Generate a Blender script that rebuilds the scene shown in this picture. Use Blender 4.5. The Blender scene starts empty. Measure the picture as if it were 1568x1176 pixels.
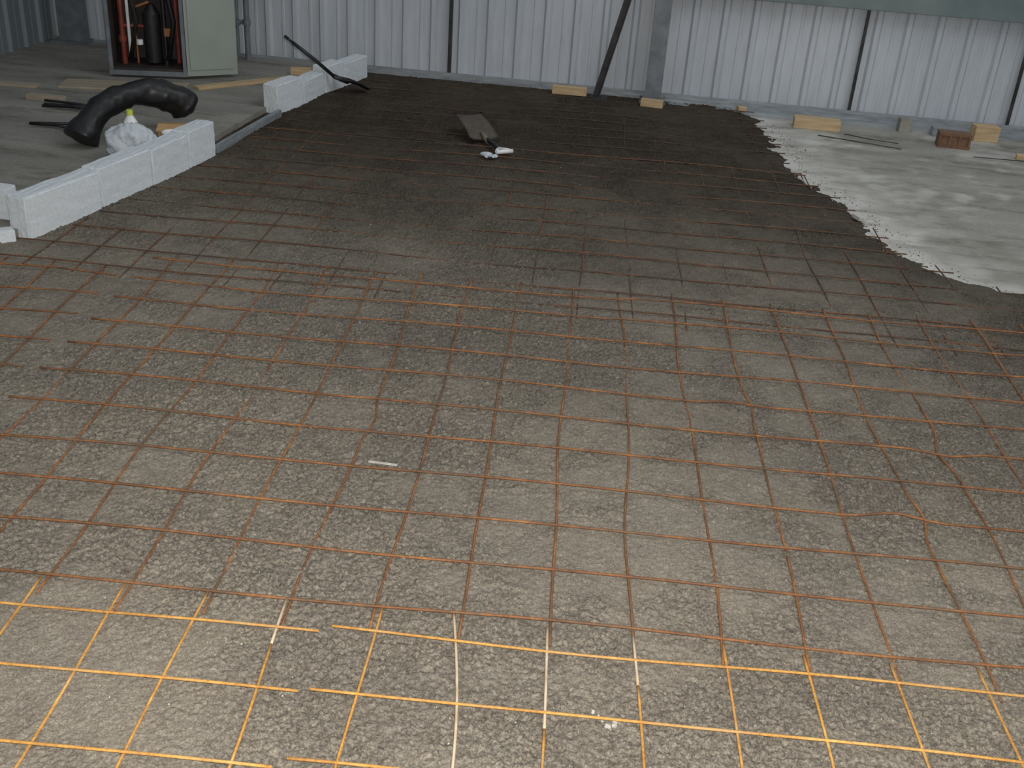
import bpy, bmesh, math, random
import numpy as np
from mathutils import Vector, Matrix, Euler
random.seed(7)
scene=bpy.context.scene
COL=scene.collection

# ---------------------------------------------------------------- helpers
def new_mat(name):
    m=bpy.data.materials.new(name); m.use_nodes=True
    nt=m.node_tree; b=nt.nodes['Principled BSDF']
    return m,nt,b
def N(nt,t,**kw):
    n=nt.nodes.new(t)
    for k,v in kw.items():
        if k in n.inputs: n.inputs[k].default_value=v
        else: setattr(n,k,v)
    return n
def noise(nt,scale,detail=4,rough=.55,obj=True,stretch=None):
    tc=N(nt,'ShaderNodeTexCoord'); n=N(nt,'ShaderNodeTexNoise')
    n.inputs['Scale'].default_value=scale; n.inputs['Detail'].default_value=detail; n.inputs['Roughness'].default_value=rough
    if stretch:
        mp=N(nt,'ShaderNodeMapping'); mp.inputs['Scale'].default_value=stretch
        nt.links.new(tc.outputs['Object'],mp.inputs['Vector']); nt.links.new(mp.outputs['Vector'],n.inputs['Vector'])
    else: nt.links.new(tc.outputs['Object'],n.inputs['Vector'])
    return n
def ramp(nt,src,stops):
    r=N(nt,'ShaderNodeValToRGB'); el=r.color_ramp.elements
    while len(el)<len(stops): el.new(.5)
    for e,(pos,c) in zip(el,stops):
        e.position=pos; e.color=(*c,1) if len(c)==3 else c
    nt.links.new(src,r.inputs['Fac']); return r
def mix(nt,fac,a,b,mode='MIX'):
    m=N(nt,'ShaderNodeMix'); m.data_type='RGBA'; m.blend_type=mode
    for s,i in ((fac,0),(a,6),(b,7)):
        if isinstance(s,(int,float)): m.inputs[i].default_value=s
        elif isinstance(s,tuple): m.inputs[i].default_value=(*s,1)
        else: nt.links.new(s,m.inputs[i])
    return m.outputs[2]
def bump(nt,b,src,strength,dist=.01):
    bp=N(nt,'ShaderNodeBump'); bp.inputs['Strength'].default_value=strength; bp.inputs['Distance'].default_value=dist
    nt.links.new(src,bp.inputs['Height']); nt.links.new(bp.outputs['Normal'],b.inputs['Normal'])
def simple(name,c1,c2,scale=20,rough=.6,metal=0,bs=0,stretch=None,detail=4):
    m,nt,b=new_mat(name)
    n=noise(nt,scale,detail,stretch=stretch)
    r=ramp(nt,n.outputs['Fac'],[(.3,c1),(.7,c2)])
    nt.links.new(r.outputs['Color'],b.inputs['Base Color'])
    b.inputs['Roughness'].default_value=rough; b.inputs['Metallic'].default_value=metal
    if bs: bump(nt,b,n.outputs['Fac'],bs)
    return m
def link(me,name,mats,parent=None,loc=None,rot=None,smooth=False):
    o=bpy.data.objects.new(name,me); COL.objects.link(o)
    for m in (mats if isinstance(mats,(list,tuple)) else [mats]): me.materials.append(m)
    if parent: o.parent=parent
    if loc: o.location=loc
    if rot: o.rotation_euler=rot
    if smooth: me.polygons.foreach_set('use_smooth',[True]*len(me.polygons))
    return o
def empty(name,loc=(0,0,0),rz=0):
    e=bpy.data.objects.new(name,None); COL.objects.link(e); e.location=loc; e.rotation_euler=(0,0,rz); e.empty_display_size=.1; return e
def bm_box(bm,c,s,rot=None,mat=0):
    M=Matrix.Translation(c)@((rot if rot else Matrix.Identity(4)))@Matrix.Diagonal((s[0],s[1],s[2],1))
    r=bmesh.ops.create_cube(bm,size=1,matrix=M)
    for v in r['verts']:
        for f in v.link_faces: f.material_index=mat
    return r['verts']
def bm_cyl(bm,a,b,r1,r2=None,seg=16,mat=0,caps=True):
    a=Vector(a);b=Vector(b);d=b-a
    q=d.to_track_quat('Z','Y').to_matrix().to_4x4()
    M=Matrix.Translation((a+b)/2)@q
    r=bmesh.ops.create_cone(bm,cap_ends=caps,segments=seg,radius1=r1,radius2=r1 if r2 is None else r2,depth=d.length,matrix=M)
    for v in r['verts']:
        for f in v.link_faces: f.material_index=mat
def fin(bm,name,mats,parent=None,loc=None,rot=None,bev=0,smooth=False,seg=2):
    if bev: bmesh.ops.bevel(bm,geom=bm.edges[:],offset=bev,segments=seg,affect='EDGES',profile=.7)
    me=bpy.data.meshes.new(name); bm.to_mesh(me); bm.free()
    return link(me,name,mats,parent,loc,rot,smooth)
def tube(bm,pts,r,seg=7,mat=0,cap=True):
    pts=[Vector(p) for p in pts]; rings=[]
    for i,p in enumerate(pts):
        t=(pts[min(i+1,len(pts)-1)]-pts[max(i-1,0)]).normalized()
        up=Vector((0,0,1)) if abs(t.z)<.9 else Vector((1,0,0))
        s=t.cross(up).normalized(); u=s.cross(t)
        rr=r[i] if isinstance(r,(list,tuple)) else r
        rings.append([bm.verts.new(p+(s*math.cos(a)+u*math.sin(a))*rr) for a in [2*math.pi*k/seg for k in range(seg)]])
    for A,B in zip(rings[:-1],rings[1:]):
        for k in range(seg):
            f=bm.faces.new((A[k],A[(k+1)%seg],B[(k+1)%seg],B[k])); f.smooth=True; f.material_index=mat
    if cap:
        for R in (rings[0][::-1],rings[-1]):
            try: bm.faces.new(R).material_index=mat
            except: pass
    return rings

def _h(ix,iy,s):
    n=(ix.astype(np.int64)*374761393+iy.astype(np.int64)*668265263+s*974634777)&0xffffffff
    n=((n^(n>>13))*1274126177)&0xffffffff
    return ((n^(n>>16))&0xffff)/65535.0
def vn(x,y,sc,s=0):
    x=np.asarray(x,float)*sc+31.7*s; y=np.asarray(y,float)*sc+17.3*s
    ix=np.floor(x);iy=np.floor(y);fx=x-ix;fy=y-iy
    u=fx*fx*fx*(fx*(fx*6-15)+10);v=fy*fy*fy*(fy*(fy*6-15)+10)
    a=_h(ix,iy,s);b=_h(ix+1,iy,s);c=_h(ix,iy+1,s);d=_h(ix+1,iy+1,s)
    return ((a*(1-u)+b*u)*(1-v)+(c*(1-u)+d*u)*v)*2-1
def fbm(x,y,sc,o=3,s=0):
    t=0;a=1;n=0
    for i in range(o):
        c,q=math.cos(.6*i+.4),math.sin(.6*i+.4)
        t=t+a*vn(x*c-y*q,x*q+y*c,sc*2**i,s+i); n+=a; a*=.5
    return t/n
def sst(x,a,b):
    t=np.clip((x-a)/(b-a),0,1); return t*t*(3-2*t)

BY=[-3,4.2,4.61,4.75,4.99,5.39,5.85,6.21,6.81,7.37,7.8]
BX=[6.0,3.4,1.75,1.49,1.30,1.18,1.07,.92,.87,.80,.70]
LY=[-3,3.90,3.97,5.39,6.34,7.45,7.8]
LX=[-3.3,-3.3,-2.47,-2.25,-2.22,-1.98,-1.9]
def xb(y): return np.interp(y,BY,BX)
def xl(y): return np.interp(y,LY,LX)
SLAB=.06

# ---------------------------------------------------------------- materials
sand,nt,b=new_mat('damp_sand')
at=N(nt,'ShaderNodeAttribute'); at.attribute_name='damp_flash_falloff'
ar=N(nt,'ShaderNodeAttribute'); ar.attribute_name='clod'
n1=noise(nt,1.3,8,.7); n2=noise(nt,22,9,.85); n3=noise(nt,210,4,.85); n4=noise(nt,110,5,.8)
dry_lit=ramp(nt,n2.outputs['Fac'],[(.36,(.270,.240,.195)),(.64,(.385,.350,.292))])
wet_dim=ramp(nt,n2.outputs['Fac'],[(.36,(.052,.040,.029)),(.64,(.094,.075,.056))])
c=mix(nt,at.outputs['Fac'],dry_lit.outputs['Color'],wet_dim.outputs['Color'])  # near-to-far sand tone: flash falloff painted in along with damp
gr=ramp(nt,n4.outputs['Fac'],[(.38,(.38,.38,.39)),(.60,(1.0,1.0,1.0))])
c2=mix(nt,1.0,c,gr.outputs['Color'],'MULTIPLY')
c=mix(nt,ar.outputs['Fac'],c,c2)
g=ramp(nt,n1.outputs['Fac'],[(.32,(.84,.84,.85)),(.68,(1.12,1.11,1.08))])
c=mix(nt,1.0,c,g.outputs['Color'],'MULTIPLY')
g2=ramp(nt,n3.outputs['Fac'],[(.36,(.5,.5,.5)),(.64,(1.45,1.45,1.45))])
c=mix(nt,.9,c,mix(nt,1.0,c,g2.outputs['Color'],'MULTIPLY'))
tc=N(nt,'ShaderNodeTexCoord'); vo=N(nt,'ShaderNodeTexVoronoi'); vo.inputs['Scale'].default_value=80
nt.links.new(tc.outputs['Object'],vo.inputs['Vector'])
sp=ramp(nt,vo.outputs['Distance'],[(.08,(1,1,1)),(.15,(0,0,0))])
sr=ramp(nt,vo.outputs['Color'],[(.76,(0,0,0)),(.82,(.7,.7,.7))])
sm=mix(nt,1.0,sp.outputs['Color'],sr.outputs['Color'],'MULTIPLY')
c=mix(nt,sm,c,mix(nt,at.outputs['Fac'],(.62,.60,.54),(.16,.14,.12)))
nt.links.new(c,b.inputs['Base Color']); b.inputs['Roughness'].default_value=.95
b.inputs['Specular IOR Level'].default_value=.12
bump(nt,b,n4.outputs['Fac'],.8,.006)

def concrete(name,c1,c2,dust=False):
    m,nt,b=new_mat(name)
    a=noise(nt,1.2,6,.6,stretch=(.5,2.8,1)); d=noise(nt,60,5,.7); e=noise(nt,3.5,8,.75,stretch=(.5,1.8,1))
    r=ramp(nt,a.outputs['Fac'],[(.3,c1),(.68,c2)])
    g=ramp(nt,d.outputs['Fac'],[(.3,(.78,.78,.78)),(.7,(1.1,1.1,1.1))])
    c=mix(nt,1.0,r.outputs['Color'],g.outputs['Color'],'MULTIPLY')
    if dust:
        at=N(nt,'ShaderNodeAttribute'); at.attribute_name='dust'
        c=mix(nt,at.outputs['Fac'],c,(.62,.605,.555))
    st=ramp(nt,e.outputs['Fac'],[(.34,(.55,.53,.49)),(.50,(1,1,1))])
    c=mix(nt,1.0,c,st.outputs['Color'],'MULTIPLY')
    nt.links.new(c,b.inputs['Base Color']); b.inputs['Roughness'].default_value=.85
    bump(nt,b,d.outputs['Fac'],.35,.004)
    return m
m_floor=concrete('dusty_concrete',(.23,.22,.185),(.37,.355,.31),True)
m_slab=concrete('slab_concrete',(.20,.195,.17),(.34,.33,.29))

def rust(name,c1,c2,c3,mud=(.2,.17,.13),mf=.5):
    m,nt,b=new_mat(name)
    a=noise(nt,9,5,.7); d=noise(nt,120,4,.7); e=noise(nt,3.2,6,.7)
    r=ramp(nt,a.outputs['Fac'],[(.30,c1),(.52,c2),(.75,c3)])
    g=ramp(nt,d.outputs['Fac'],[(.3,(.6,.6,.6)),(.7,(1.2,1.2,1.2))])
    c=mix(nt,1.0,r.outputs['Color'],g.outputs['Color'],'MULTIPLY')
    mm=ramp(nt,e.outputs['Fac'],[(.5,(0,0,0)),(.62,(mf,mf,mf))])
    c=mix(nt,mm.outputs['Color'],c,mud)
    nt.links.new(c,b.inputs['Base Color']); b.inputs['Roughness'].default_value=.7
    bump(nt,b,d.outputs['Fac'],.4,.002)
    return m
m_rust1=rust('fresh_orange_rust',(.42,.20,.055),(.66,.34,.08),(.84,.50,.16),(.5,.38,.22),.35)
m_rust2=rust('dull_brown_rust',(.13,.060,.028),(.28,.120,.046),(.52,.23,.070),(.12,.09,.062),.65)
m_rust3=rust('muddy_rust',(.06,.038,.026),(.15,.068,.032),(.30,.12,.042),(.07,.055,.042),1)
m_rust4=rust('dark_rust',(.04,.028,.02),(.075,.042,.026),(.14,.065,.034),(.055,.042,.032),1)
m_glint=simple('flash_glint_bar',(.46,.32,.17),(.74,.66,.52),14,.7)  # pale bar tips: flash glints painted as bar colour

m_wall,nt,b=new_mat('painted_steel_cladding')
a=noise(nt,.7,4); r=ramp(nt,a.outputs['Fac'],[(.3,(.46,.50,.55)),(.7,(.57,.605,.645))])
d=noise(nt,8,6,.7,stretch=(3,1,.4)); g=ramp(nt,d.outputs['Fac'],[(.25,(.84,.84,.84)),(.6,(1,1,1))])
nt.links.new(mix(nt,1.0,r.outputs['Color'],g.outputs['Color'],'MULTIPLY'),b.inputs['Base Color'])
b.inputs['Roughness'].default_value=.45
m_wallL=simple('grey_blue_cladding',(.20,.25,.27),(.27,.32,.34),1,.5)
m_steel=simple('grey_primer_steel',(.13,.15,.17),(.22,.24,.26),12,.55,.2)
m_dsteel=simple('dark_steel',(.015,.016,.018),(.05,.05,.055),15,.5,.3)
m_trim=simple('galvanised_trim',(.22,.25,.27),(.38,.41,.43),8,.5,.3,stretch=(1,6,6))
m_girt=simple('girt_steel',(.13,.17,.17),(.19,.23,.23),5,.5,.1)
m_foam=simple('white_polystyrene',(.62,.68,.72),(.76,.80,.83),60,.8,0,.15)
m_wood=simple('raw_pine',(.42,.29,.15),(.60,.45,.27),6,.75,0,.1,stretch=(1,10,10))
m_wood2=simple('pale_ply',(.30,.25,.18),(.42,.36,.27),5,.8,stretch=(1,6,1))
m_brick=simple('brown_brick',(.14,.075,.045),(.22,.125,.075),30,.85,0,.3)
m_black=simple('black_plastic',(.008,.008,.009),(.02,.02,.022),20,.45)
m_rubber=simple('black_polythene',(.005,.005,.006),(.013,.013,.014),20,.42,0,.05)
m_card=simple('cardboard',(.42,.26,.12),(.52,.34,.17),12,.85)
m_cab=simple('cabinet_enamel',(.30,.34,.30),(.36,.40,.36),3,.4)
m_cabd=simple('cabinet_dark_inside',(.02,.018,.016),(.05,.04,.035),8,.7)
m_red=simple('red_pipe_paint',(.16,.03,.025),(.28,.06,.04),12,.45)
m_white=simple('white_plastic',(.75,.76,.76),(.85,.86,.86),12,.4)
m_yel=simple('yellow_green_cap',(.55,.62,.08),(.65,.70,.12),12,.4)
m_copper=simple('copper',(.35,.15,.07),(.5,.24,.12),12,.35,.7)
m_blade=simple('worn_tool_steel',(.16,.135,.11),(.24,.21,.175),18,.6,.1)
m_bag,nt,b=new_mat('thin_plastic_bag'); b.inputs['Base Color'].default_value=(.74,.80,.86,1); b.inputs['Roughness'].default_value=.25
b.inputs['Transmission Weight'].default_value=.3; b.inputs['IOR'].default_value=1.2
nn=noise(nt,30,4); bump(nt,b,nn.outputs['Fac'],.6,.01)

# ---------------------------------------------------------------- ground: sand bed
def grid_mesh(name,xs,ys,zf,attrs,mat,keep=None):
    X,Y=np.meshgrid(xs,ys); nr,nc=X.shape
    Z=zf(X,Y)
    co=np.stack([X,Y,Z],-1).reshape(-1,3).astype(np.float32)
    idx=np.arange(nr*nc).reshape(nr,nc)
    q=np.stack([idx[:-1,:-1],idx[:-1,1:],idx[1:,1:],idx[1:,:-1]],-1).reshape(-1,4)
    if keep is not None:
        k=keep(X,Y); kk=(k[:-1,:-1]|k[:-1,1:]|k[1:,1:]|k[1:,:-1]).reshape(-1); q=q[kk]
    me=bpy.data.meshes.new(name)
    me.vertices.add(len(co)); me.vertices.foreach_set('co',co.ravel())
    me.loops.add(q.size); me.loops.foreach_set('vertex_index',q.ravel().astype(np.int32))
    me.polygons.add(len(q)); me.polygons.foreach_set('loop_start',np.arange(0,q.size,4,dtype=np.int32))
    me.polygons.foreach_set('loop_total',np.full(len(q),4,dtype=np.int32))
    me.polygons.foreach_set('use_smooth',np.ones(len(q),dtype=bool))
    me.update(calc_edges=True)
    for an,fn in attrs.items():
        A=me.attributes.new(an,'FLOAT','POINT'); A.data.foreach_set('value',fn(X,Y).ravel().astype(np.float32))
    return link(me,name,mat)
def clod_mask(X,Y):
    wx=X+.12*fbm(X,Y,4,3,8); wy=Y+.12*fbm(X,Y,4,3,18)
    m=.75*fbm(wx,wy,1.3,4,3)+.6*fbm(wx,wy,8,4,9)
    return .32+.68*sst(m,-.38,.30)
def bed_h(X,Y):
    return .0235+.0065*fbm(X,Y,1.7,4,1)+.0034*fbm(X,Y,6,3,5)+.0050*sst(Y,3.4,5.8)
def sand_z(X,Y):
    h=bed_h(X,Y)
    cm=clod_mask(X,Y)
    cl=np.abs(fbm(X,Y,58,3,11)); cl2=fbm(X,Y,100,2,15)
    h=h+cm*(.0110*cl+.0050*cl2-.001)+.0007*fbm(X,Y,120,2,21)
    d=xb(Y)-X+.06*fbm(X,Y,3.0,3,31)+.07*fbm(X,Y,13,4,37)
    e=sst(d,-.08,.22)
    return h*e-.015*(1-e)
ys=np.concatenate([np.linspace(-1.2,1.15,110)[:-1],1.15*np.exp(np.linspace(0,math.log(7.72/1.15),1000))])
xs=np.concatenate([np.linspace(-3.3,-2.6,60)[:-1],np.linspace(-2.6,-1.2,330)[:-1],np.linspace(-1.2,1.1,720)[:-1],np.linspace(1.1,1.9,180)[:-1],np.linspace(1.9,3.4,120)])
def damp_flash_falloff(X,Y):
    return np.clip(sst(Y+1.0*fbm(X,Y,.7,4,41)+.15*X,2.2,6.0),0,1)*.95+.03  # darkens sand with distance: painted flash falloff plus damper ground
grid_mesh('sand_bed',xs,ys,sand_z,{'damp_flash_falloff':damp_flash_falloff,'clod':clod_mask},sand,
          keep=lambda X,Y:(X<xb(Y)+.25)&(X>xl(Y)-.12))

fx=np.linspace(-5.0,6.0,400); fy=np.linspace(-3,8.2,400)
def dust(X,Y):
    d=X-xb(Y)
    n=fbm(X,Y,2.2,4,51); n2=fbm(X,Y,11,4,57)
    a=np.exp(-np.clip(d-.02,0,9)/.20)*.85+.15*n+.35*n2
    a=a+.3*sst(n+.3*n2,.15,.5)
    return np.clip(a,0,.85)
grid_mesh('floor',fx,fy,lambda X,Y:.0015*fbm(X,Y,2,2,60),{'dust':dust},m_floor)

bm=bmesh.new()
poly=[(-4.9,3.25),(-3.25,3.25),(-2.53,3.95),(-2.33,5.39),(-2.28,6.34),(-2.06,7.45),(-2.0,7.9),(-4.9,7.9)]
vs=[bm.verts.new((x,y,SLAB)) for x,y in poly]; f=bm.faces.new(vs)
r=bmesh.ops.extrude_face_region(bm,geom=[f]); 
for v in r['geom']:
    if isinstance(v,bmesh.types.BMVert): v.co.z=-.12
bmesh.ops.recalc_face_normals(bm,faces=bm.faces[:])
fin(bm,'concrete_slab',m_slab)

# ---------------------------------------------------------------- reinforcement mesh
def sand_ok(x,y): return (x<float(xb(y))-.02) and (x>float(xl(y))+.04)
def sheet(name,ox,oy,rot,i0,i1,j0,j1,z,mat,r=.0034,tip=.09,lift=None,clip=False,jit=.009,seed=0,special=None,kinks=()):
    rnd=random.Random(seed); bm=bmesh.new(); c,s=math.cos(rot),math.sin(rot)
    def W(u,v): return ox+u*c-v*s, oy+u*s+v*c
    def run(pf,n,zz,mi,pv=None):
        ph=rnd.uniform(0,6); am=rnd.uniform(.2,1)*jit; seg=[]; segp=[]
        for k in range(n+1):
            t=k/n; u,v,off=pf(t)
            w=am*math.sin(ph+t*7)+am*.45*math.sin(ph*2+t*17)
            for (ku,kv,ka) in kinks:
                dd=math.hypot(u-ku,v-kv)
                if dd<.12: w+=ka*(1-dd/.12)
            u2,v2=(u+w,v) if off=='u' else (u,v+w)
            x,y=W(u2,v2)
            h=zz+.0030*math.sin(x*5.1+y*2.3+seed)+.0026*math.sin(y*7.7-x*3.1+ph)
            if lift: h+=lift(x,y)
            if clip and not sand_ok(x,y):
                if len(seg)>1: tube(bm,seg,r,6,mi)
                seg=[]; continue
            seg.append((x,y,h))
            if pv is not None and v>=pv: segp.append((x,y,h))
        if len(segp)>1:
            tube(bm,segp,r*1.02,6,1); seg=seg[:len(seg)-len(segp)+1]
        if len(seg)>1: tube(bm,seg,r,6,mi)
    L0=(j0)*.2-tip; L1=(j1)*.2+tip
    for i in range(i0,i1+1):
        e0=rnd.uniform(-.02,.02); e1=rnd.uniform(-.015,.015); dx=rnd.uniform(-.010,.010)
        sp=special.get(i) if special else None
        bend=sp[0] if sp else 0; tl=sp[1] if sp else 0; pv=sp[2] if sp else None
        def pf(t):
            q=max(0,(t-.62)/.38)
            return (i*.2+dx+bend*(math.sin(q*math.pi)-.9*q*q),L0+e0+(L1+tl-L0+e1-e0)*t,'u')
        run(pf,int((L1-L0)/.04),z,0,pv)
    U0=i0*.2-tip; U1=i1*.2+tip
    for j in range(j0,j1+1):
        dy=rnd.uniform(-.010,.010)
        run(lambda t:(U0+(U1-U0)*t,j*.2+dy,'v'),int((U1-U0)/.04),z+2*r*.95,0)
    return fin(bm,name,[mat,m_glint])
rot=math.radians(3.6)
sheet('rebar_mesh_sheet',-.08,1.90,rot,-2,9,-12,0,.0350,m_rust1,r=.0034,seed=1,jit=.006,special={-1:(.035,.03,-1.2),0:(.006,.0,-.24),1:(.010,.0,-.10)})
sheet('rebar_mesh_sheet',-.085,1.895,rot+.004,-14,-3,-12,0,.0345,m_rust1,r=.0034,seed=2,jit=.006,special={-3:(.004,0,-.06)})
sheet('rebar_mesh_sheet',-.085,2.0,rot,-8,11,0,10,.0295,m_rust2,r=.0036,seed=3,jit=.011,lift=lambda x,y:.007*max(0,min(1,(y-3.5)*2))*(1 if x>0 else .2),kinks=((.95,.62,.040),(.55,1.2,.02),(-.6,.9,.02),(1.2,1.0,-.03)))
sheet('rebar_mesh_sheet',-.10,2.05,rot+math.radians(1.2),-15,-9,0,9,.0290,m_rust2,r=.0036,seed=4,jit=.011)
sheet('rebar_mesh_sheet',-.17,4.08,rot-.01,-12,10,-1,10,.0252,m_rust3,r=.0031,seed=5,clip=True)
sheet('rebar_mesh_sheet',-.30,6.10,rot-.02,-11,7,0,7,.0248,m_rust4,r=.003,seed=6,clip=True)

# ---------------------------------------------------------------- walls
def corrugated(name,x0,x1,z0,z1,y,mat,pitch=.2,depth=.022,axis='x'):
    bm=bmesh.new(); prof=[]
    x=x0
    while x<x1:
        for dx,dz in ((0,0),(.125,0),(.140,1),(.168,1),(.183,0)):
            prof.append((x+dx*pitch/.2,dz*depth))
        x+=pitch
    prof.append((x,0))
    full=[]
    for k,(a,d) in enumerate(prof):
        full.append((a,d))
        if k%5==0 and k+1<len(prof):
            full+= [(a+.050,0),(a+.056,.004),(a+.070,.004),(a+.076,0)]
    lo=[];hi=[]
    for a,d in full:
        p=(a,y-d) if axis=='x' else (y+d,a)
        lo.append(bm.verts.new((*p,z0))); hi.append(bm.verts.new((*p,z1)))
    for k in range(len(full)-1):
        bm.faces.new((lo[k],lo[k+1],hi[k+1],hi[k]))
    bmesh.ops.recalc_face_normals(bm,faces=bm.faces[:])
    return fin(bm,name,mat)
WYY=7.76
corrugated('wall_back',-4.5,5.2,.04,4.2,WYY,m_wall)
corrugated('wall_left',0.0,7.75,.04,4.2,-4.38,m_wallL,axis='y')
bm=bmesh.new()
bm_box(bm,(.4,WYY-.035,.02),(9.6,.06,.05)); bm_box(bm,(.4,WYY-.062,.055),(9.6,.006,.05))
fin(bm,'baseboard_back',m_trim)
bm=bmesh.new()
bm_box(bm,(2.6,WYY-.12,.012),(5.0,.09,.035)); bm_box(bm,(2.6,WYY-.085,.035),(5.0,.03,.03))
fin(bm,'trim_1',m_trim)

bm=bmesh.new(); cx=.03; cy=7.62
bm_box(bm,(cx,cy-.07,2.1),(.11,.010,4.2)); bm_box(bm,(cx,cy+.05,2.1),(.11,.010,4.2)); bm_box(bm,(cx,cy-.01,2.1),(.008,.11,4.2))
bm_box(bm,(cx,cy-.01,.012),(.20,.20,.02))
for sx in(-.08,.08):
    for sy in(-.08,.06): bm_cyl(bm,(cx+sx,cy+sy,.02),(cx+sx,cy+sy,.05),.010,seg=6)
fin(bm,'steel_column',m_steel)
bm=bmesh.new()
a=Vector((-.34,7.60,.03)); bvec=Vector((.62,7.66,4.2)); d=(bvec-a).normalized()
M=d.to_track_quat('Z','Y').to_matrix().to_4x4()
mid=(a+bvec)/2; L=(bvec-a).length
bm_box(bm,mid,(.05,.006,L),M); bm_box(bm,mid+(M@Vector((.022,.02,0))),(.006,.045,L),M)
bm_box(bm,(-.34,7.60,.03),(.12,.09,.012))
fin(bm,'diagonal_brace',m_dsteel)
for x in (-1.42,1.37,2.42):
    bm=bmesh.new(); bm_box(bm,(x,WYY-.045,2.1),(.022,.006,4.16)); bm_box(bm,(x+.009,WYY-.03,2.1),(.005,.035,4.16))
    fin(bm,'cladding_joint_angle',m_dsteel)
bm=bmesh.new()
bm_box(bm,(2.6,WYY-.10,.84),(5.0,.006,.19)); bm_box(bm,(2.6,WYY-.07,.745),(5.0,.06,.006)); bm_box(bm,(2.6,WYY-.07,.935),(5.0,.06,.006)); bm_box(bm,(2.6,WYY-.045,.755),(5.0,.006,.02))
fin(bm,'wall_girt',m_girt)
bm=bmesh.new(); bm_box(bm,(-4.18,7.60,2.1),(.16,.012,4.1)); bm_box(bm,(-4.10,7.66,2.1),(.010,.12,4.1)); bm_box(bm,(-4.26,7.66,2.1),(.010,.12,4.1)); bm_box(bm,(-4.18,7.62,.07),(.24,.2,.02))
fin(bm,'corner_column',m_steel)

# ---------------------------------------------------------------- equipment cabinet
cab=empty('equipment_cabinet',(-3.26,6.95,SLAB),math.radians(14))
bm=bmesh.new(); w,dp,h=.46,.34,2.0
bm_box(bm,(0,dp/2,h/2+.03),(w,.02,h)); bm_box(bm,(-w/2,0,h/2+.03),(.02,dp,h)); bm_box(bm,(w/2,0,h/2+.03),(.02,dp,h))
bm_box(bm,(0,0,.03),(w,dp,.06)); bm_box(bm,(0,0,h+.03),(w+.02,dp,.02))
fin(bm,'carcass',m_cabd,cab)
bm=bmesh.new()
for sx in(-1,1): bm_box(bm,(sx*w/2,-dp/2,h/2+.03),(.022,.022,h))
bm_box(bm,(0,-dp/2,.03),(w+.03,.03,.03)); bm_box(bm,(0,-dp/2,h+.03),(w+.03,.03,.03))
fin(bm,'frame',m_steel,cab,bev=.002)
bm=bmesh.new()
A=math.radians(24); dw=.33
bm_box(bm,(0,0,0),(dw,.022,h-.02)); bm_box(bm,(.0,-.014,0),(dw-.04,.008,h-.10)); bm_cyl(bm,(.11,-.02,.1),(.11,-.06,.1),.01); bm_box(bm,(.11,-.065,.1),(.02,.012,.12))
fin(bm,'open_door',m_cab,cab,loc=(w/2+.012+dw/2*math.cos(A),-dp/2+dw/2*math.sin(A),h/2+.01),rot=(0,0,A))
bm=bmesh.new()
bm_cyl(bm,(-.17,-.04,.06),(-.17,-.04,1.9),.018); bm_cyl(bm,(-.17,-.04,.30),(.0,-.04,.30),.012)
bm_cyl(bm,(.16,.04,.06),(.16,.04,1.9),.014); bm_cyl(bm,(-.17,-.04,.55),(-.17,-.04,.60),.028); bm_cyl(bm,(-.17,-.04,.2),(-.17,-.04,.24),.028)
fin(bm,'red_pipes',m_red,cab)
bm=bmesh.new()
bm_cyl(bm,(.02,-.04,.08),(.02,-.04,.38),.055,seg=24); bm_cyl(bm,(.02,-.04,.38),(.02,-.04,.44),.055,.02,seg=24)
bm_cyl(bm,(.02,-.04,.50),(.02,-.04,.85),.045,seg=24); bm_cyl(bm,(.10,-.06,.06),(.10,-.06,1.2),.014)
tube(bm,[(.16,-.1,.9),(.13,-.13,.6),(.17,-.12,.35),(.12,-.1,.1)],.016,8)
tube(bm,[(-.05,-.1,.9),(-.10,-.13,.6),(-.06,-.12,.35),(-.12,-.1,.1)],.014,8)
fin(bm,'pump_cylinders',m_black,cab)
bm=bmesh.new()
bm_box(bm,(-.06,.05,.62),(.10,.06,.16)); bm_cyl(bm,(-.09,-.02,.06),(-.09,-.02,1.3),.009); bm_cyl(bm,(-.08,-.09,.42),(.02,-.09,.46),.010)
bm_box(bm,(.13,-.1,.28),(.05,.03,.05))
fin(bm,'copper_fittings',m_copper,cab)
bm=bmesh.new(); bm_cyl(bm,(-.125,-.06,.1),(-.125,-.06,1.9),.010); bm_cyl(bm,(-.05,-.12,.2),(-.05,-.12,.23),.02); fin(bm,'pale_pipe',m_white,cab)

pp=empty('wall_service_pipes',(0,0,0))
for k,(x,r_,m) in enumerate([(-3.03,.024,m_dsteel),(-2.94,.020,m_steel),(-2.85,.020,m_steel)]):
    bm=bmesh.new(); bm_cyl(bm,(x,7.60,SLAB),(x,7.60,3.8),r_,seg=20)
    for z in(.30,1.2,2.4): bm_cyl(bm,(x,7.60,z),(x,7.60,z+.035),r_*1.4,seg=20)
    if k<2: bm_cyl(bm,(x,7.6,.315),(x+.08,7.6,.315),.010); bm_cyl(bm,(x+.04,7.6,.315),(x+.04,7.52,.315),.018)
    bm_box(bm,(x,7.68,.6),(.05,.12,.02))
    fin(bm,'pipe_%d'%(k+1),m,pp)

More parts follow.
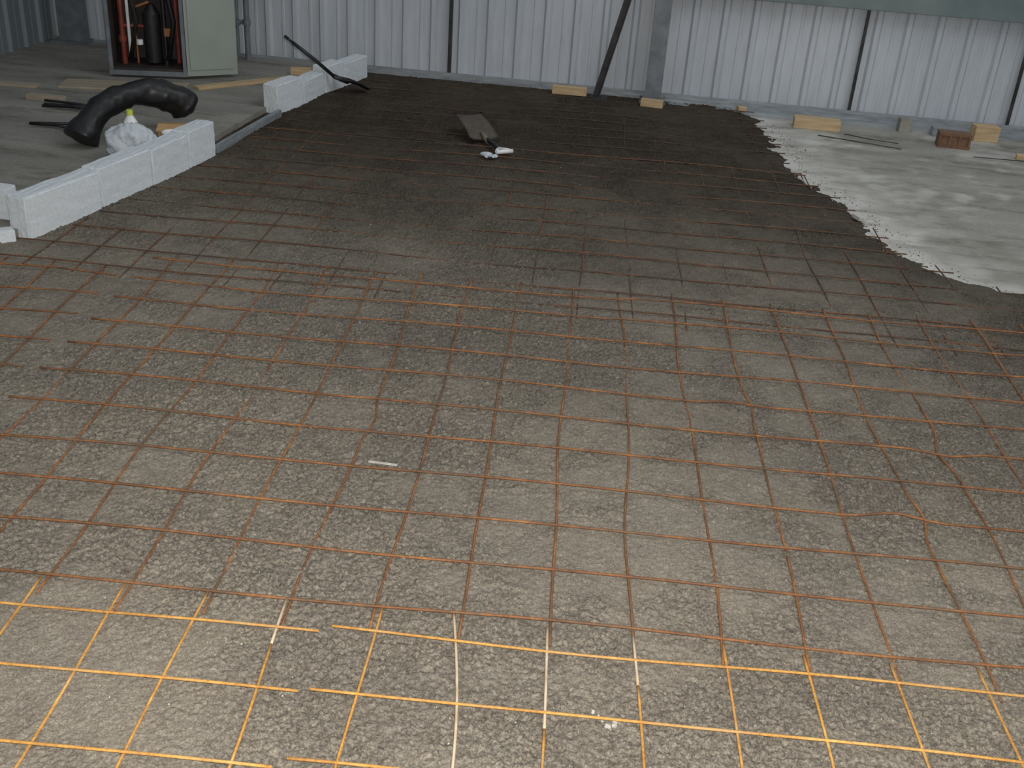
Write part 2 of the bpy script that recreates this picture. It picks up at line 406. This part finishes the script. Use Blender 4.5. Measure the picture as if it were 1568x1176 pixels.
# ---------------------------------------------------------------- polystyrene blocks
def foam(a,b,z0,z1,t,name='polystyrene_block',mat=None):
    a=Vector((*a,0));b=Vector((*b,0));d=b-a;L=d.length-.010;ang=math.atan2(d.y,d.x)
    bm=bmesh.new(); bm_box(bm,(L/2,t/2,(z1-z0)/2),(L,t,z1-z0))
    bmesh.ops.bevel(bm,geom=bm.edges[:],offset=.006,segments=2,affect='EDGES')
    bmesh.ops.subdivide_edges(bm,edges=[e for e in bm.edges if e.calc_length()>.08],cuts=5,use_grid_fill=True)
    for v in bm.verts: v.co+=Vector([random.uniform(-.0015,.0015) for _ in range(3)])
    fin(bm,name,mat or m_foam,loc=(a.x,a.y,z0),rot=(0,0,ang+random.uniform(-.012,.012)))
ZB=.0; ZT=.20
P=[(-2.47,3.97),(-2.37,4.42),(-2.30,4.80),(-2.255,5.13),(-2.22,5.39)]
for i in range(4): foam(P[i],P[i+1],ZB,ZT+(.008 if i%2 else 0),.10)
P=[(-2.20,6.32),(-2.13,6.62),(-2.09,6.95),(-2.03,7.20),(-1.96,7.55)]
for i in range(4): foam(P[i],P[i+1],ZB,[.20,.17,.20,.18][i],.10)
foam((-2.60,4.06),(-3.2,4.10),SLAB,.20,-.07,'polystyrene_board')
foam((-3.1,3.40),(-2.50,3.94),0,.075,.05,'polystyrene_edge_strip')
foam((-2.22,5.41),(-2.17,6.30),0,.07,.03,'slab_edge_strip',m_trim)

# ---------------------------------------------------------------- white bag, black bag, carton
bm=bmesh.new(); bmesh.ops.create_icosphere(bm,subdivisions=5,radius=1)
for v in bm.verts:
    p=v.co.copy(); n=float(fbm(np.array(p.x*1.0+p.z*.7),np.array(p.y+p.z*.5),1.6,3,71)); n2=abs(float(fbm(np.array(p.x+p.y*.6),np.array(p.z*1.3-p.y),3.2,2,77)))
    s=1+.22*n-.20*n2
    v.co=Vector((p.x*.135*s,p.y*.11*s,p.z*.115*s))
    if v.co.z>.06: v.co.x*=1-(v.co.z-.06)*4; v.co.y*=1-(v.co.z-.06)*4
    v.co.z=max(v.co.z,-.08)
bag=empty('plastic_bag',(-2.54,5.08,SLAB+.08))
fin(bm,'bag_film',m_bag,bag,smooth=True)
bm=bmesh.new(); bm_cyl(bm,(0,.02,-.075),(0,.02,.10),.034,seg=24); bm_cyl(bm,(0,.02,.10),(0,.02,.135),.034,.013,seg=24)
fin(bm,'bottle',m_white,bag)
bm=bmesh.new(); bm_cyl(bm,(0,.02,.135),(0,.02,.160),.016,seg=20); fin(bm,'bottle_cap',m_yel,bag)
bm=bmesh.new()
prof=[(0,.0),(.042,0),(.048,.008),(.052,.08),(.057,.083),(.057,.09),(.050,.09),(.047,.083),(.042,.012),(0,.012)]
vs=[bm.verts.new((r_,0,z)) for r_,z in prof]
for k in range(len(vs)-1): bm.edges.new((vs[k],vs[k+1]))
bmesh.ops.spin(bm,geom=bm.verts[:]+bm.edges[:],cent=(0,0,0),axis=(0,0,1),angle=2*math.pi,steps=32)
bmesh.ops.remove_doubles(bm,verts=bm.verts[:],dist=.0005)
fin(bm,'plastic_tub',m_white,loc=(-2.42,5.31,SLAB),smooth=True)

# black bag: a slumped, folded-over sack arching from left to right
ctrl=[Vector(p) for p in [(-2.86,5.16,.03),(-2.84,5.22,.10),(-2.79,5.32,.18),(-2.71,5.44,.225),(-2.61,5.56,.215),(-2.52,5.63,.17),(-2.47,5.67,.11)]]
pts=[];rad=[]
n=80
for k in range(n+1):
    t=k/n*(len(ctrl)-1); i=min(int(t),len(ctrl)-2); u=t-i
    p0=ctrl[max(i-1,0)];p1=ctrl[i];p2=ctrl[i+1];p3=ctrl[min(i+2,len(ctrl)-1)]
    pts.append(.5*((2*p1)+(p2-p0)*u+(2*p0-5*p1+4*p2-p3)*u*u+(3*p1-p0-3*p2+p3)*u**3))
    q=k/n
    e=min(1,q/.05)**.5*min(1,(1-q)/.10)**.5
    rad.append(max(.004,(.078+.014*math.sin(q*5.5+2.4)+.004*math.sin(q*21))*e))
bm=bmesh.new(); tube(bm,pts,rad,40)
bmesh.ops.recalc_face_normals(bm,faces=bm.faces[:]); bm.normal_update()
off=[]
for v in bm.verts:
    a1=float(fbm(np.array(v.co.x*1.),np.array(v.co.z*1.3+v.co.y),6,2,5)); a2=abs(float(fbm(np.array(v.co.y*1.+v.co.x),np.array(v.co.z-v.co.x*.4),11,2,6)))
    off.append(v.normal*(.014*a1-.012*a2))
for v,o_ in zip(bm.verts,off):
    v.co+=o_; v.co.z=max(v.co.z,.0)
fin(bm,'black_bag',m_rubber,loc=(0,0,SLAB),smooth=True)

def carton(name,loc,s,rz,mat,flap=True):
    bm=bmesh.new(); x,y,z=s; t=.004
    bm_box(bm,(0,0,t/2),(x,y,t))
    for sx in(-1,1): bm_box(bm,(sx*x/2,0,z/2),(t,y,z)); bm_box(bm,(0,sx*y/2,z/2),(x,t,z))
    if flap:
        bm_box(bm,(0,-y/2-.02,z+.01),(x*.98,.06,t),Matrix.Rotation(.5,4,'X'))
        bm_box(bm,(0,y/4,z),(x*.98,y/2,t))
    return fin(bm,name,mat,loc=loc,rot=(0,0,rz))
carton('cardboard_box',(-2.46,5.49,SLAB),(.19,.13,.07),.12,m_card)

# ---------------------------------------------------------------- tools
sh=empty('leaning_shovel',(0,0,0))
foot=Vector((-2.025,6.97,.13)); top=Vector((-2.26,6.82,.36)); dd=(top-foot).normalized()
bm=bmesh.new(); tube(bm,[foot+dd*.0,foot+(top-foot)*.5+Vector((0,0,.006)),top],[.011,.012,.011],12); fin(bm,'shaft',m_black,sh)
bm=bmesh.new(); side=dd.cross(Vector((0,0,1))).normalized()
tube(bm,[top-dd*.0,top+dd*.02+side*.020,top+dd*.05+side*.028],.008,8); tube(bm,[top,top+dd*.02-side*.020,top+dd*.05-side*.028],.008,8)
tube(bm,[top+dd*.05-side*.032,top+dd*.05+side*.032],.010,10); fin(bm,'d_grip',m_black,sh)
def blade_mesh(wd,ln,curve=.02):
    bm=bmesh.new(); nx,ny=8,10; V=[[None]*(ny+1) for _ in range(nx+1)]
    for i in range(nx+1):
        for j in range(ny+1):
            u=i/nx*2-1; v=j/ny
            V[i][j]=bm.verts.new((u*wd/2*(1-.08*v),v*ln,curve*(u*u)+.012*math.sin(v*3)))
    for i in range(nx):
        for j in range(ny): bm.faces.new((V[i][j],V[i+1][j],V[i+1][j+1],V[i][j+1]))
    bmesh.ops.solidify(bm,geom=bm.faces[:],thickness=.003)
    bm_cyl(bm,(0,-.05,.02),(0,.06,.010),.016,.012,seg=12)
    return bm
ang=math.atan2(-dd.y,-dd.x)-math.pi/2
fin(blade_mesh(.15,.20),'blade',m_dsteel,sh,loc=foot+Vector((.02,.01,-.02)),rot=(math.radians(-20),0,ang+.1),smooth=True)

s2=empty('hand_shovel',(-.90,6.12,.05),math.radians(32))
o=fin(blade_mesh(.19,.29,.012),'blade',m_blade,s2,rot=(math.radians(16),0,0),smooth=True)
bm=bmesh.new(); tube(bm,[(0,-.02,.012),(0,-.12,.012),(0,-.20,.008)],[.013,.014,.013],12); fin(bm,'shaft',m_black,s2)
bm=bmesh.new(); tube(bm,[(0,-.20,.008),(-.03,-.24,.01),(-.045,-.27,.01)],.009,8); tube(bm,[(0,-.20,.008),(.03,-.24,.01),(.045,-.27,.01)],.009,8); tube(bm,[(-.05,-.275,.01),(.05,-.275,.01)],[.012,.012],10)
fin(bm,'grip',m_white,s2)
bm=bmesh.new(); tube(bm,[(-.06,0,.0),(-.03,0,.01),(0,0,.012),(.03,.0,.01)],[.022,.030,.034,.030],14)
for k,(dy,l) in enumerate([(-.024,.05),(-.008,.06),(.008,.055),(.024,.045)]):
    tube(bm,[(.03,dy,.008),(.03+l*.6,dy*1.2,.016),(.03+l,dy*1.3,.004)],[.010,.0095,.008],10)
tube(bm,[(-.01,-.025,.006),(.015,-.055,.008),(.035,-.062,.004)],[.011,.010,.008],10)
for v in bm.verts: v.co*=.7; v.co.z*=.6
fin(bm,'work_glove',m_bag,loc=(-.84,5.84,.042),rot=(0,0,-.4),smooth=True)

# ---------------------------------------------------------------- timber, bricks
def plank(name,loc,s,rz,mat=m_wood,rx=0):
    bm=bmesh.new(); bm_box(bm,(0,0,s[2]/2),s)
    return fin(bm,name,mat,loc=loc,rot=(rx,0,rz),bev=min(.003,s[2]*.3))
plank('timber_offcut',(-.545,7.60,.03),(.24,.05,.055),.05)
plank('timber_offcut',(.03,7.46,.03),(.15,.05,.05),-.1)
plank('timber_offcut',(1.13,7.43,0),(.30,.12,.065),-.05)
plank('timber_offcut',(2.24,7.54,0),(.16,.10,.10),.1)
plank('timber_offcut',(.64,7.60,.03),(.06,.05,.03),.3)
plank('timber_offcut',(2.44,7.1,0),(.20,.06,.03),-.2)
plank('concrete_offcut',(1.72,7.57,0),(.07,.07,.09),.1,m_floor)
plank('concrete_offcut',(1.98,7.55,0),(.16,.07,.06),.1,m_trim)
bm=bmesh.new(); 
bm_box(bm,(0,0,.008),(.20,.10,.016)); bm_box(bm,(0,0,.087),(.20,.10,.016)); 
for x in(-.092,-.03,.03,.092): bm_box(bm,(x,0,.047),(.014,.10,.066))
bm_box(bm,(0,0,.047),(.19,.08,.066))
fin(bm,'brown_brick',m_brick,loc=(1.98,7.27,0),rot=(0,0,-.05))
plank('plywood_board',(-3.25,6.50,SLAB),(.75,.22,.012),.25,m_wood2)
plank('timber_plank',(-2.60,6.87,SLAB),(.70,.07,.018),.86,m_wood)
plank('timber_plank',(-3.50,6.00,SLAB),(.22,.06,.03),0,m_wood2)
plank('timber_plank',(-2.36,7.28,SLAB),(.14,.04,.05),.2,m_wood)
plank('timber_plank',(-3.95,6.25,SLAB),(.5,.08,.015),.1,m_wood2)

def loose(name,segs,z,mat,r=.005):
    bm=bmesh.new()
    for k,(a,b_) in enumerate(segs):
        a=Vector((*a,z+(k%3)*r*1.6));b_=Vector((*b_,z+((k+1)%3)*r*1.6)); m_=(a+b_)/2+Vector((random.uniform(-.02,.02),random.uniform(-.02,.02),0))
        tube(bm,[a,m_,b_],r,7)
    fin(bm,name,mat)
loose('loose_steel_bars',[((-3.44,5.85),(-3.12,5.88)),((-3.46,5.92),(-3.10,5.84)),((-3.40,5.80),(-3.15,5.94)),((-3.35,5.95),(-3.2,5.83)),((-3.38,5.82),(-3.08,5.82))],SLAB+.008,m_dsteel,.008)
loose('loose_steel_bars',[((-3.31,5.48),(-3.03,5.42)),((-3.28,5.44),(-3.06,5.46))],SLAB+.007,m_dsteel,.008)
loose('loose_wire',[((1.12,7.22),(1.62,7.04)),((1.3,7.30),(1.62,7.16)),((2.05,7.0),(2.5,7.05))],.004,m_dsteel,.003)

def scatter(name,n,fn,rmin,rmax,mat,seed):
    rnd=random.Random(seed); bm=bmesh.new()
    for _ in range(n):
        x,y=fn(rnd); z=float(sand_z(np.array([x]),np.array([y]))[0]); z=max(z,0)
        r_=rnd.uniform(rmin,rmax)*(rnd.random()**1.5*.8+.2)
        M=Matrix.Translation((x,y,z+r_*.3))@Euler((rnd.uniform(0,6),rnd.uniform(0,6),rnd.uniform(0,6))).to_matrix().to_4x4()@Matrix.Diagonal((r_,r_*rnd.uniform(.6,1),r_*rnd.uniform(.5,.9),1))
        bmesh.ops.create_icosphere(bm,subdivisions=1,radius=1,matrix=M)
    fin(bm,name,mat)
m_clod=simple('dark_clods',(.09,.075,.06),(.16,.14,.115),80,.95,0,.3)
m_crumb=simple('pale_crumbs',(.42,.41,.37),(.62,.60,.56),80,.9)
def near(r): 
    y=1.2+4.8*r.random()**1.6; return (r.uniform(-.35-.5*y,.35+.4*y) ,y)
scatter('pale_gravel',900,near,.001,.0036,m_crumb,3)
def edge(r):
    y=r.uniform(4.5,7.4); return (float(xb(y))+abs(r.gauss(0,.06)),y)
scatter('sand_crumbs',700,edge,.002,.006,m_clod,4)
def wedge(r):
    y=r.uniform(4.5,6.5); return (float(xb(y))+r.gauss(.0,.05),y)
scatter('mortar_crumbs',260,wedge,.002,.007,m_crumb,5)
scatter('foam_debris',10,lambda r:(r.gauss(.07,.02),r.gauss(1.72,.012)),.004,.013,m_crumb,6)
plank('white_plastic_strip',(-.63,2.60,.032),(.085,.010,.002),.0,m_crumb)
plank('mortar_chunk',(1.13,5.45,.02),(.05,.07,.02),.4,m_crumb)

# ---------------------------------------------------------------- light
w=bpy.data.worlds.new('hall_daylight'); scene.world=w; w.use_nodes=True
bg=w.node_tree.nodes['Background']; bg.inputs[0].default_value=(.90,.95,1.0,1); bg.inputs[1].default_value=.38
def area(name,loc,size,sy,en,col,target):
    l=bpy.data.lights.new(name,'AREA'); l.shape='RECTANGLE'; l.size=size; l.size_y=sy; l.energy=en; l.color=col
    o=bpy.data.objects.new(name,l); COL.objects.link(o); o.location=loc
    o.rotation_euler=(Vector(target)-Vector(loc)).to_track_quat('-Z','Y').to_euler(); return o
area('rooflight',(1.8,5.2,4.6),3.0,3,60,(.90,.95,1),(1.0,7.0,0))
l=bpy.data.lights.new('camera_flash','SPOT'); l.energy=370; l.spot_size=math.radians(100); l.spot_blend=.8; l.shadow_soft_size=.02; l.color=(1,.94,.86)
o=bpy.data.objects.new('camera_flash',l); COL.objects.link(o); o.location=(.05,.02,1.78); o.rotation_euler=(Vector((-.15,2.6,0))-o.location).to_track_quat('-Z','Y').to_euler()

# ---------------------------------------------------------------- camera
p=math.radians(27.5);r=math.radians(4.1);yaw=math.radians(6.0)
Z=Vector((0,0,1)); F0=Vector((-math.sin(yaw),math.cos(yaw),0)); R0=Vector((math.cos(yaw),math.sin(yaw),0))
F=F0*math.cos(p)-Z*math.sin(p); U0=F0*math.sin(p)+Z*math.cos(p)
R=R0*math.cos(r)+U0*math.sin(r); U=U0*math.cos(r)-R0*math.sin(r)
M=Matrix((R,U,-F)).transposed().to_4x4(); M.translation=Vector((0,0,1.7))
cd=bpy.data.cameras.new('camera'); co=bpy.data.objects.new('camera',cd); COL.objects.link(co)
cd.sensor_width=36; cd.lens=36*1659/1568; cd.clip_start=.05
co.matrix_world=M; scene.camera=co
scene.view_settings.view_transform='Standard'
